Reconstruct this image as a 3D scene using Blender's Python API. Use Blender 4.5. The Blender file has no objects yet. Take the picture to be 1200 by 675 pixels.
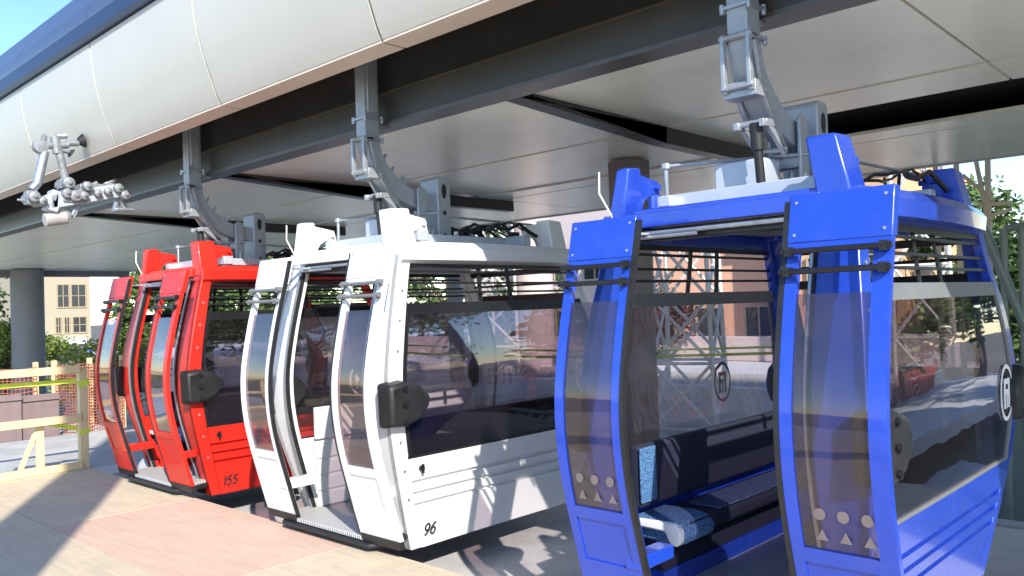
import bpy, bmesh, math, random
from mathutils import Vector, Matrix
R = math.radians
random.seed(7)
scn = bpy.context.scene
COL = scn.collection

# ------------------------------------------------------------------ camera frame
MR = Matrix(((0.6847650005, 0.0071486456, -0.7287288871),
             (-0.7279465528, -0.0406377930, -0.6844285105),
             (-0.0345066705, 0.9991483707, -0.0226235064)))
FPX = 968.4246
CAM = Vector((0, 0, 1.65))
def at(px, py, ax, val):
    """pixel of the 1200x675 photograph -> point on the world plane axis=val"""
    d = MR @ Vector((px - 600, -(py - 337.5), -FPX))
    return CAM + d * ((val - CAM[ax]) / d[ax])

# ------------------------------------------------------------------ tagging
def tag(o, label=None, cat=None, group=None, kind=None):
    if label: o['label'] = label
    if cat: o['category'] = cat
    if group: o['group'] = group
    if kind: o['kind'] = kind
    return o
def empty(name, loc=(0, 0, 0), rz=0, label=None, cat=None, group=None):
    o = bpy.data.objects.new(name, None); COL.objects.link(o)
    o.location = loc; o.rotation_euler = (0, 0, rz); o.empty_display_size = .2
    return tag(o, label, cat, group)

# ------------------------------------------------------------------ materials
MATS = {}
def _new(name):
    m = bpy.data.materials.new(name); m.use_nodes = True
    nt = m.node_tree; b = nt.nodes['Principled BSDF']
    return m, nt, b
def mat(name, col, rough=.5, metal=0, coat=0, var=.12, scale=6, bump=0, bscale=40, dirt=None, dscale=2, damt=.5, spec=.5, stretch=None):
    """principled + object-space noise variation in colour and roughness"""
    if name in MATS: return MATS[name]
    m, nt, b = _new(name); N = nt.nodes; L = nt.links
    tc = N.new('ShaderNodeTexCoord'); src = tc.outputs['Object']
    if stretch:
        mp = N.new('ShaderNodeMapping'); mp.inputs['Scale'].default_value = stretch
        L.new(src, mp.inputs[0]); src = mp.outputs[0]
    nz = N.new('ShaderNodeTexNoise'); nz.inputs['Scale'].default_value = scale; nz.inputs['Detail'].default_value = 8
    nz.inputs['Roughness'].default_value = .65
    L.new(src, nz.inputs['Vector'])
    rp = N.new('ShaderNodeValToRGB')
    rp.color_ramp.elements[0].position = .3; rp.color_ramp.elements[1].position = .7
    c = Vector(col)
    rp.color_ramp.elements[0].color = (*[max(0, x * (1 - var)) for x in c], 1)
    rp.color_ramp.elements[1].color = (*[min(1, x * (1 + var)) for x in c], 1)
    L.new(nz.outputs['Fac'], rp.inputs[0]); out = rp.outputs[0]
    if dirt:
        n2 = N.new('ShaderNodeTexNoise'); n2.inputs['Scale'].default_value = dscale; n2.inputs['Detail'].default_value = 10
        n2.inputs['Roughness'].default_value = .7
        L.new(src, n2.inputs['Vector'])
        r2 = N.new('ShaderNodeValToRGB'); r2.color_ramp.elements[0].position = .5; r2.color_ramp.elements[1].position = .72
        r2.color_ramp.elements[0].color = (0, 0, 0, 1); r2.color_ramp.elements[1].color = (damt,) * 3 + (1,)
        L.new(n2.outputs['Fac'], r2.inputs[0])
        mx = N.new('ShaderNodeMix'); mx.data_type = 'RGBA'
        L.new(r2.outputs[0], mx.inputs[0]); L.new(out, mx.inputs[6]); mx.inputs[7].default_value = (*dirt, 1)
        out = mx.outputs[2]
    L.new(out, b.inputs['Base Color'])
    mr = N.new('ShaderNodeMapRange'); mr.inputs[3].default_value = max(.02, rough * .8); mr.inputs[4].default_value = min(1, rough * 1.25)
    L.new(nz.outputs['Fac'], mr.inputs[0]); L.new(mr.outputs[0], b.inputs['Roughness'])
    b.inputs['Metallic'].default_value = metal
    b.inputs['Coat Weight'].default_value = coat; b.inputs['Coat Roughness'].default_value = .06
    b.inputs['Specular IOR Level'].default_value = spec
    if bump:
        n3 = N.new('ShaderNodeTexNoise'); n3.inputs['Scale'].default_value = bscale; n3.inputs['Detail'].default_value = 6
        L.new(src, n3.inputs['Vector'])
        bp = N.new('ShaderNodeBump'); bp.inputs['Strength'].default_value = bump; bp.inputs['Distance'].default_value = .02
        L.new(n3.outputs['Fac'], bp.inputs['Height']); L.new(bp.outputs[0], b.inputs['Normal'])
    MATS[name] = m
    return m
def glass(name, tint, gloss=1.0, dust=.04, ior=1.55):
    m = bpy.data.materials.new(name); m.use_nodes = True; nt = m.node_tree; N = nt.nodes; L = nt.links
    N.remove(N['Principled BSDF']); o = N['Material Output']
    tr = N.new('ShaderNodeBsdfTransparent'); tr.inputs[0].default_value = (*[math.sqrt(t) for t in tint], 1)
    gl = N.new('ShaderNodeBsdfGlossy'); gl.inputs['Roughness'].default_value = .015
    gl.inputs['Color'].default_value = (gloss,) * 3 + (1,)
    tc = N.new('ShaderNodeTexCoord'); nz = N.new('ShaderNodeTexNoise'); nz.inputs['Scale'].default_value = 1.6
    nz.inputs['Detail'].default_value = 2
    L.new(tc.outputs['Object'], nz.inputs[0])
    bp = N.new('ShaderNodeBump'); bp.inputs['Strength'].default_value = .16; bp.inputs['Distance'].default_value = .03
    L.new(nz.outputs['Fac'], bp.inputs['Height']); L.new(bp.outputs[0], gl.inputs['Normal'])
    lw = N.new('ShaderNodeLayerWeight'); lw.inputs[0].default_value = .5
    pw = N.new('ShaderNodeMath'); pw.operation = 'POWER'; L.new(lw.outputs['Facing'], pw.inputs[0]); pw.inputs[1].default_value = 3.4
    fr = N.new('ShaderNodeMapRange'); fr.inputs[3].default_value = ((ior - 1) / (ior + 1)) ** 2; fr.inputs[4].default_value = .9
    L.new(pw.outputs[0], fr.inputs[0])
    mx = N.new('ShaderNodeMixShader'); L.new(fr.outputs[0], mx.inputs[0]); L.new(tr.outputs[0], mx.inputs[1]); L.new(gl.outputs[0], mx.inputs[2])
    df = N.new('ShaderNodeBsdfDiffuse'); df.inputs[0].default_value = (.5, .45, .42, 1)
    n2 = N.new('ShaderNodeTexNoise'); n2.inputs['Scale'].default_value = 5; n2.inputs['Detail'].default_value = 8
    L.new(tc.outputs['Object'], n2.inputs[0])
    mr = N.new('ShaderNodeMapRange'); mr.inputs[1].default_value = .35; mr.inputs[2].default_value = .8
    mr.inputs[3].default_value = dust * .4; mr.inputs[4].default_value = dust
    L.new(n2.outputs['Fac'], mr.inputs[0])
    m2 = N.new('ShaderNodeMixShader'); L.new(mr.outputs[0], m2.inputs[0]); L.new(mx.outputs[0], m2.inputs[1]); L.new(df.outputs[0], m2.inputs[2])
    L.new(m2.outputs[0], o.inputs[0])
    MATS[name] = m
    return m

def checker_floor():
    m, nt, b = _new('checker_plate'); N = nt.nodes; L = nt.links
    tc = N.new('ShaderNodeTexCoord'); mp = N.new('ShaderNodeMapping')
    mp.inputs['Rotation'].default_value = (0, 0, R(45)); mp.inputs['Scale'].default_value = (38, 38, 38)
    L.new(tc.outputs['Object'], mp.inputs[0])
    w1 = N.new('ShaderNodeTexWave'); w1.inputs['Scale'].default_value = .5; w1.bands_direction = 'X'
    w2 = N.new('ShaderNodeTexWave'); w2.inputs['Scale'].default_value = .5; w2.bands_direction = 'Y'
    L.new(mp.outputs[0], w1.inputs[0]); L.new(mp.outputs[0], w2.inputs[0])
    mx = N.new('ShaderNodeMath'); mx.operation = 'MAXIMUM'
    L.new(w1.outputs['Fac'], mx.inputs[0]); L.new(w2.outputs['Fac'], mx.inputs[1])
    rp = N.new('ShaderNodeValToRGB'); rp.color_ramp.elements[0].position = .55; rp.color_ramp.elements[0].color = (.26, .25, .24, 1)
    rp.color_ramp.elements[1].color = (.72, .71, .68, 1)
    L.new(mx.outputs[0], rp.inputs[0]); L.new(rp.outputs[0], b.inputs['Base Color'])
    b.inputs['Roughness'].default_value = .45; b.inputs['Metallic'].default_value = .1
    bp = N.new('ShaderNodeBump'); bp.inputs['Strength'].default_value = .7; bp.inputs['Distance'].default_value = .004
    L.new(mx.outputs[0], bp.inputs['Height']); L.new(bp.outputs[0], b.inputs['Normal'])
    MATS['checker_plate'] = m; return m
def speckle(name, a, c, sc=160):
    m, nt, b = _new(name); N = nt.nodes; L = nt.links
    tc = N.new('ShaderNodeTexCoord'); nz = N.new('ShaderNodeTexNoise'); nz.inputs['Scale'].default_value = sc; nz.inputs['Detail'].default_value = 3
    L.new(tc.outputs['Object'], nz.inputs[0])
    rp = N.new('ShaderNodeValToRGB'); rp.color_ramp.elements[0].position = .46; rp.color_ramp.elements[1].position = .6
    rp.color_ramp.elements[0].color = (*a, 1); rp.color_ramp.elements[1].color = (*c, 1)
    L.new(nz.outputs['Fac'], rp.inputs[0]); L.new(rp.outputs[0], b.inputs['Base Color']); b.inputs['Roughness'].default_value = .9
    MATS[name] = m; return m
def plywood(name, col, edge):
    m, nt, b = _new(name); N = nt.nodes; L = nt.links
    tc = N.new('ShaderNodeTexCoord'); mp = N.new('ShaderNodeMapping'); mp.inputs['Scale'].default_value = (14, 1.2, 1)
    L.new(tc.outputs['Object'], mp.inputs[0])
    g = N.new('ShaderNodeTexNoise'); g.inputs['Scale'].default_value = 1.5; g.inputs['Detail'].default_value = 12; g.inputs['Roughness'].default_value = .7
    g.inputs['Distortion'].default_value = .6
    L.new(mp.outputs[0], g.inputs[0])
    s = N.new('ShaderNodeTexNoise'); s.inputs['Scale'].default_value = 1.7; s.inputs['Detail'].default_value = 10; s.inputs['Roughness'].default_value = .72
    L.new(tc.outputs['Object'], s.inputs[0])
    r1 = N.new('ShaderNodeValToRGB'); r1.color_ramp.elements[0].position = .3; r1.color_ramp.elements[1].position = .68
    r1.color_ramp.elements[0].color = (*[x * .86 for x in col], 1); r1.color_ramp.elements[1].color = (*[min(1, x * 1.1) for x in col], 1)
    L.new(g.outputs['Fac'], r1.inputs[0])
    r2 = N.new('ShaderNodeValToRGB'); r2.color_ramp.elements[0].position = .42; r2.color_ramp.elements[1].position = .75
    r2.color_ramp.elements[0].color = (0, 0, 0, 1); r2.color_ramp.elements[1].color = (.75, .75, .75, 1)
    L.new(s.outputs['Fac'], r2.inputs[0])
    mx = N.new('ShaderNodeMix'); mx.data_type = 'RGBA'; L.new(r2.outputs[0], mx.inputs[0]); L.new(r1.outputs[0], mx.inputs[6])
    mx.inputs[7].default_value = (*edge, 1)
    f = N.new('ShaderNodeTexNoise'); f.inputs['Scale'].default_value = 60; f.inputs['Detail'].default_value = 3
    L.new(tc.outputs['Object'], f.inputs[0])
    r3 = N.new('ShaderNodeValToRGB'); r3.color_ramp.elements[0].position = .28; r3.color_ramp.elements[1].position = .36
    r3.color_ramp.elements[0].color = (.55, .5, .48, 1); r3.color_ramp.elements[1].color = (1, 1, 1, 1)
    L.new(f.outputs['Fac'], r3.inputs[0])
    m2 = N.new('ShaderNodeMix'); m2.data_type = 'RGBA'; m2.blend_type = 'MULTIPLY'; m2.inputs[0].default_value = .55
    L.new(mx.outputs[2], m2.inputs[6]); L.new(r3.outputs[0], m2.inputs[7])
    L.new(m2.outputs[2], b.inputs['Base Color']); b.inputs['Roughness'].default_value = .75
    bp = N.new('ShaderNodeBump'); bp.inputs['Strength'].default_value = .25; bp.inputs['Distance'].default_value = .01
    L.new(g.outputs['Fac'], bp.inputs['Height']); L.new(bp.outputs[0], b.inputs['Normal'])
    MATS[name] = m; return m

BLUE = mat('blue_paint', (.014, .056, .44), .26, coat=.55, var=.1, scale=3, dirt=(.05, .085, .30), dscale=7, damt=.35)
WHITE = mat('white_paint', (.70, .70, .69), .3, coat=.3, var=.03, scale=4, dirt=(.55, .53, .5), dscale=5, damt=.25)
RED = mat('red_paint', (.60, .020, .010), .42, coat=.06, var=.06, scale=3)
RUBBER = mat('black_rubber', (.014, .014, .015), .5, var=.3)
BLACK = mat('black_metal', (.012, .012, .014), .35, var=.3)
STEELG = mat('galvanised_steel', (.42, .45, .48), .42, metal=.75, var=.18, scale=14)
HANG = mat('hanger_grey_paint', (.34, .37, .40), .38, metal=.25, var=.1, scale=8)
LINKM = mat('pale_cast_metal', (.37, .39, .41), .35, metal=.5, var=.2, scale=30)
ROOFG = mat('roof_grey_paint', (.45, .49, .54), .4, metal=.2, var=.08)
RAILG = mat('grey_seal', (.16, .165, .17), .5, var=.1)
NAVY = mat('navy_seat_fabric', (.010, .014, .035), .8, var=.2, scale=40)
SPECK = speckle('blue_speckled_fabric', (.02, .06, .17), (.12, .28, .5))
SPECKD = speckle('dark_speckled_fabric', (.012, .02, .06), (.09, .14, .30), 120)
PLASTW = mat('white_plastic', (.75, .75, .72), .4, var=.04)
GLASS = glass('tinted_glass', (.84, .78, .80), dust=.015)
GLASSD = glass('dark_tinted_glass', (.42, .35, .40), dust=.01, ior=1.9)
GLASSC = glass('door_glass', (.46, .35, .39), dust=.05)
CHECK = checker_floor()
DARKIN = mat('dark_interior', (.03, .03, .035), .7)
INKW = mat('white_decal', (.85, .85, .85), .5, var=.02)
INKB = mat('black_decal', (.015, .015, .015), .5)
INKP = mat('pale_pictogram', (.15, .12, .115), .6)
CREAM = mat('champagne_panel', (.56, .535, .475), .42, metal=.1, var=.035, scale=1.2)
LIP_LIT = mat('champagne_lip_bounce_lit', (.80, .66, .52), .35, metal=.1, var=.04, scale=1.2)  # champagne panel tone with warm bounce light from below put into the colour
CEIL = mat('soffit_panel', (.93, .91, .75), .25, metal=0, var=.03, scale=.8, dirt=(.70, .66, .58), dscale=.7, damt=.5)
BEAM = mat('dark_beam_paint', (.045, .042, .040), .35, var=.15, scale=4)
BEAML = mat('beam_flange_paint', (.10, .09, .08), .3, metal=.3, var=.15, scale=4)
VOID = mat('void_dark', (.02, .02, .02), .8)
ROOFB = mat('blue_grey_roof', (.10, .13, .20), .35, metal=.5, var=.06)
ROOFN = mat('navy_flashing', (.03, .05, .10), .4, metal=.3, var=.06)
CONC = mat('concrete', (.46, .45, .43), .85, var=.16, scale=1.6, bump=.3, bscale=30, dirt=(.22, .21, .2), dscale=1.3, damt=.5)
CONCP = mat('pale_concrete', (.56, .57, .57), .8, var=.1, scale=1.2, bump=.2, dirt=(.36, .36, .36), dscale=1, damt=.4)
COLM = mat('column_paint', (.20, .20, .205), .6, var=.08, scale=1)
WALLG = mat('grey_green_wall', (.17, .19, .17), .8, var=.1, scale=.8, dirt=(.11, .12, .1), dscale=2)
PEACH = mat('peach_render', (.62, .34, .22), .85, var=.06, dirt=(.45, .28, .2), dscale=.6)
ORANGE = mat('orange_render', (.70, .42, .22), .85, var=.06)
PINKW = mat('pink_grey_render', (.55, .45, .42), .85, var=.06)
TANB = mat('tan_render', (.40, .30, .18), .85, var=.05)
CRMB = mat('cream_render', (.40, .34, .24), .85, var=.05)
WIN = mat('dark_window', (.03, .035, .04), .15, var=.3)
TIMBER = mat('new_timber', (.70, .54, .30), .7, var=.14, scale=5, stretch=(1, 1, .2), dirt=(.5, .35, .18), dscale=4, bump=.15)
NET = mat('orange_netting', (.40, .13, .09), .7)
TAPE = mat('yellow_tape', (.62, .72, .08), .5, var=.1)
MAUVE = mat('mauve_board', (.23, .165, .16), .8, var=.15, dirt=(.22, .18, .19), dscale=2)
GREENST = mat('green_grey_steel', (.20, .24, .22), .5, metal=.2, var=.1)
PALEST = mat('pale_steel_tube', (.62, .60, .55), .5, metal=.1, var=.1)
STONE = mat('baluster_stone', (.40, .39, .37), .8, var=.2, dirt=(.2, .2, .2), dscale=6)
SOIL = mat('ground_soil', (.14, .12, .085), .95, var=.3, scale=.4, bump=.4, dirt=(.07, .09, .035), dscale=.25, damt=.8)
BARK = mat('bark', (.10, .075, .05), .9, var=.3, scale=10)
PLY = plywood('plywood', (.60, .49, .335), (.44, .36, .26))
PLYR = plywood('red_stained_plywood', (.60, .395, .29), (.60, .49, .36))
REDRAIL = mat('red_railing_paint', (.45, .05, .04), .5)
def leafmat(name, c):
    m, nt, b = _new(name); N = nt.nodes; L = nt.links
    oi = N.new('ShaderNodeNewGeometry'); rp = N.new('ShaderNodeValToRGB')
    rp.color_ramp.elements[0].color = (*[x * .55 for x in c], 1); rp.color_ramp.elements[1].color = (*[x * 1.5 for x in c], 1)
    L.new(oi.outputs['Random Per Island'], rp.inputs[0]); L.new(rp.outputs[0], b.inputs['Base Color'])
    b.inputs['Roughness'].default_value = .6
    tl = N.new('ShaderNodeBsdfTranslucent'); L.new(rp.outputs[0], tl.inputs[0])
    mx = N.new('ShaderNodeMixShader'); mx.inputs[0].default_value = .3
    L.new(b.outputs[0], mx.inputs[1]); L.new(tl.outputs[0], mx.inputs[2]); L.new(mx.outputs[0], N['Material Output'].inputs[0])
    MATS[name] = m; return m
LEAF = leafmat('green_leaves', (.11, .17, .04))
LEAF2 = leafmat('yellow_green_leaves', (.20, .25, .05))
LEAF3 = leafmat('dark_green_leaves', (.065, .11, .03))
LEAF4 = leafmat('plum_leaves', (.07, .035, .03))

# ------------------------------------------------------------------ mesh builder
class MB:
    def __init__(s): s.bm = bmesh.new()
    def quad(s, pts):
        return s.bm.faces.new([s.bm.verts.new(p) for p in pts])
    def box(s, lo, hi, m=None):
        x0, y0, z0 = lo; x1, y1, z1 = hi
        P = [(x0, y0, z0), (x1, y0, z0), (x1, y1, z0), (x0, y1, z0), (x0, y0, z1), (x1, y0, z1), (x1, y1, z1), (x0, y1, z1)]
        v = [s.bm.verts.new((m @ Vector(p)) if m else p) for p in P]
        for f in ((3, 2, 1, 0), (4, 5, 6, 7), (0, 1, 5, 4), (1, 2, 6, 5), (2, 3, 7, 6), (3, 0, 4, 7)):
            s.bm.faces.new([v[i] for i in f])
        return s
    def hexa(s, bot, top):
        v = [s.bm.verts.new(p) for p in list(bot) + list(top)]; n = len(bot)
        s.bm.faces.new(v[:n][::-1]); s.bm.faces.new(v[n:])
        for i in range(n): s.bm.faces.new([v[i], v[(i + 1) % n], v[n + (i + 1) % n], v[n + i]])
        return s
    def prism(s, pts, ax, a, b):
        """2D polygon extruded along axis ax from a to b; pts in the other two axes in order"""
        def mk(p, t):
            q = list(p); q.insert(ax, t); return q
        return s.hexa([mk(p, a) for p in pts], [mk(p, b) for p in pts])
    def bar(s, p0, p1, w, h, up=(0, 0, 1)):
        p0 = Vector(p0); p1 = Vector(p1); d = (p1 - p0); L = d.length; d.normalize()
        u = Vector(up); sd = d.cross(u)
        if sd.length < 1e-4: sd = d.cross(Vector((1, 0, 0)))
        sd.normalize(); u = sd.cross(d)
        m = Matrix((sd, d, u)).transposed().to_4x4(); m.translation = p0
        return s.box((-w / 2, 0, -h / 2), (w / 2, L, h / 2), m)
    def tube(s, pts, r, n=10, r2=None, cap=True):
        pts = [Vector(p) for p in pts]; rings = []
        side = None
        for i, p in enumerate(pts):
            d = (pts[min(i + 1, len(pts) - 1)] - pts[max(i - 1, 0)]).normalized()
            if side is None:
                side = d.cross(Vector((0, 0, 1)))
                if side.length < .05: side = d.cross(Vector((1, 0, 0)))
            side = (side - d * side.dot(d)).normalized(); u = side.cross(d)
            rr = r if r2 is None else r + (r2 - r) * i / (len(pts) - 1)
            rings.append([s.bm.verts.new(p + side * math.cos(2 * math.pi * k / n) * rr + u * math.sin(2 * math.pi * k / n) * rr) for k in range(n)])
        for a, b in zip(rings, rings[1:]):
            for k in range(n): s.bm.faces.new([a[k], a[(k + 1) % n], b[(k + 1) % n], b[k]])
        if cap: s.bm.faces.new(rings[0][::-1]); s.bm.faces.new(rings[-1])
        return s
    def sweep(s, pts, w, h, side=(0, 1, 0)):
        """rectangular section; side = direction of w"""
        pts = [Vector(p) for p in pts]; sd = Vector(side); rings = []
        for i, p in enumerate(pts):
            d = (pts[min(i + 1, len(pts) - 1)] - pts[max(i - 1, 0)]).normalized(); u = sd.cross(d).normalized()
            rings.append([s.bm.verts.new(p + sd * a * w / 2 + u * b * h / 2) for a, b in ((-1, -1), (1, -1), (1, 1), (-1, 1))])
        for a, b in zip(rings, rings[1:]):
            for k in range(4): s.bm.faces.new([a[k], a[(k + 1) % 4], b[(k + 1) % 4], b[k]])
        s.bm.faces.new(rings[0][::-1]); s.bm.faces.new(rings[-1])
        return s
    def lathe(s, c, prof, n=16, ax=2):
        rings = []
        for r, z in prof:
            ring = []
            for k in range(n):
                a = 2 * math.pi * k / n; q = [r * math.cos(a), r * math.sin(a)]; q.insert(ax, z)
                ring.append(s.bm.verts.new(Vector(c) + Vector(q)))
            rings.append(ring)
        for a, b in zip(rings, rings[1:]):
            for k in range(n): s.bm.faces.new([a[k], a[(k + 1) % n], b[(k + 1) % n], b[k]])
        s.bm.faces.new(rings[0][::-1]); s.bm.faces.new(rings[-1])
        return s
    def patch(s, fn, u0, u1, v0, v1, off, nu=1, nv=10):
        off = Vector(off); g = []
        for lay in (0, 1):
            g.append([[s.bm.verts.new(Vector(fn(u0 + (u1 - u0) * i / nu, v0 + (v1 - v0) * j / nv)) + off * lay) for j in range(nv + 1)] for i in range(nu + 1)])
        A, B = g
        for i in range(nu):
            for j in range(nv):
                s.bm.faces.new([A[i][j], A[i + 1][j], A[i + 1][j + 1], A[i][j + 1]])
                s.bm.faces.new([B[i][j], B[i][j + 1], B[i + 1][j + 1], B[i + 1][j]])
        for i in range(nu):
            s.bm.faces.new([A[i][0], B[i][0], B[i + 1][0], A[i + 1][0]]); s.bm.faces.new([A[i + 1][nv], B[i + 1][nv], B[i][nv], A[i][nv]])
        for j in range(nv):
            s.bm.faces.new([A[0][j + 1], B[0][j + 1], B[0][j], A[0][j]]); s.bm.faces.new([A[nu][j], B[nu][j], B[nu][j + 1], A[nu][j + 1]])
        return s
    def done(s, name, m, parent=None, bevel=0, angle=35, **kw):
        bmesh.ops.recalc_face_normals(s.bm, faces=s.bm.faces)
        me = bpy.data.meshes.new(name); s.bm.to_mesh(me); s.bm.free()
        me.materials.append(m)
        me.shade_smooth(); me.set_sharp_from_angle(angle=R(angle))
        o = bpy.data.objects.new(name, me); COL.objects.link(o)
        if parent: o.parent = parent
        if bevel:
            b = o.modifiers.new('bevel', 'BEVEL'); b.width = bevel; b.segments = 2; b.limit_method = 'ANGLE'; b.angle_limit = R(40)
            b.harden_normals = False
        if kw: tag(o, **kw)
        return o
def text_mesh(name, txt, size, m, mtx, parent=None, ext=.0015, shear=0):
    cu = bpy.data.curves.new(name, 'FONT'); cu.body = txt; cu.size = size; cu.extrude = ext; cu.align_x = 'LEFT'; cu.shear = shear
    cu.offset = .004
    t = bpy.data.objects.new(name + '_tmp', cu); COL.objects.link(t)
    dg = bpy.context.evaluated_depsgraph_get(); me = bpy.data.meshes.new_from_object(t.evaluated_get(dg))
    bpy.data.objects.remove(t); bpy.data.curves.remove(cu)
    me.transform(mtx); me.materials.clear(); me.materials.append(m)
    o = bpy.data.objects.new(name, me); COL.objects.link(o)
    if parent: o.parent = parent
    return o

# ------------------------------------------------------------------ gondola cabin
def interp(tab):
    def f(z):
        if z <= tab[0][0]: return tab[0][1]
        for i, ((a, va), (b, vb)) in enumerate(zip(tab, tab[1:])):
            if z <= b:
                t = (z - a) / (b - a)
                p = tab[max(i - 1, 0)]; q = tab[min(i + 2, len(tab) - 1)]
                m0 = (vb - p[1]) / (b - p[0]) * (b - a); m1 = (q[1] - va) / (q[0] - a) * (b - a)
                return (2*t**3 - 3*t*t + 1)*va + (t**3 - 2*t*t + t)*m0 + (-2*t**3 + 3*t*t)*vb + (t**3 - t*t)*m1
        return tab[-1][1]
    return f
aw = interp([(-.06, .88), (.35, 1.0), (.8, 1.115), (1.15, 1.14), (1.5, 1.085), (1.9, .985), (2.13, .93), (2.4, .88)])
ab = interp([(-.06, .90), (.35, 1.12), (.62, 1.23), (1.15, 1.30), (1.5, 1.22), (1.9, 1.03), (2.13, .94), (2.4, .88)])
bu = interp([(-.06, -.07), (.35, .0), (.8, .07), (1.15, .085), (1.5, .06), (1.9, .01), (2.13, 0), (2.4, -.02)])
def asx(sx, z): return aw(z) if sx < 0 else ab(z)
HL = .70
def E(sg):                                   # end face: s 0..1 across, z
    def f(s, z):
        k = 2 * s - 1
        return (k * asx(k, z), sg * (HL + bu(z) * (1 - .15 * k * k)), z)
    return f
def E_in(sg, d):
    g = E(sg)
    def f(s, z):
        p = g(s, z); return (p[0], p[1] - sg * d, p[2])
    return f
def Ff(sx, d=0):                             # door side (sx=-1) or back side (sx=1)
    return lambda y, z: (sx * (asx(sx, z) + d), y, z)

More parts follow.
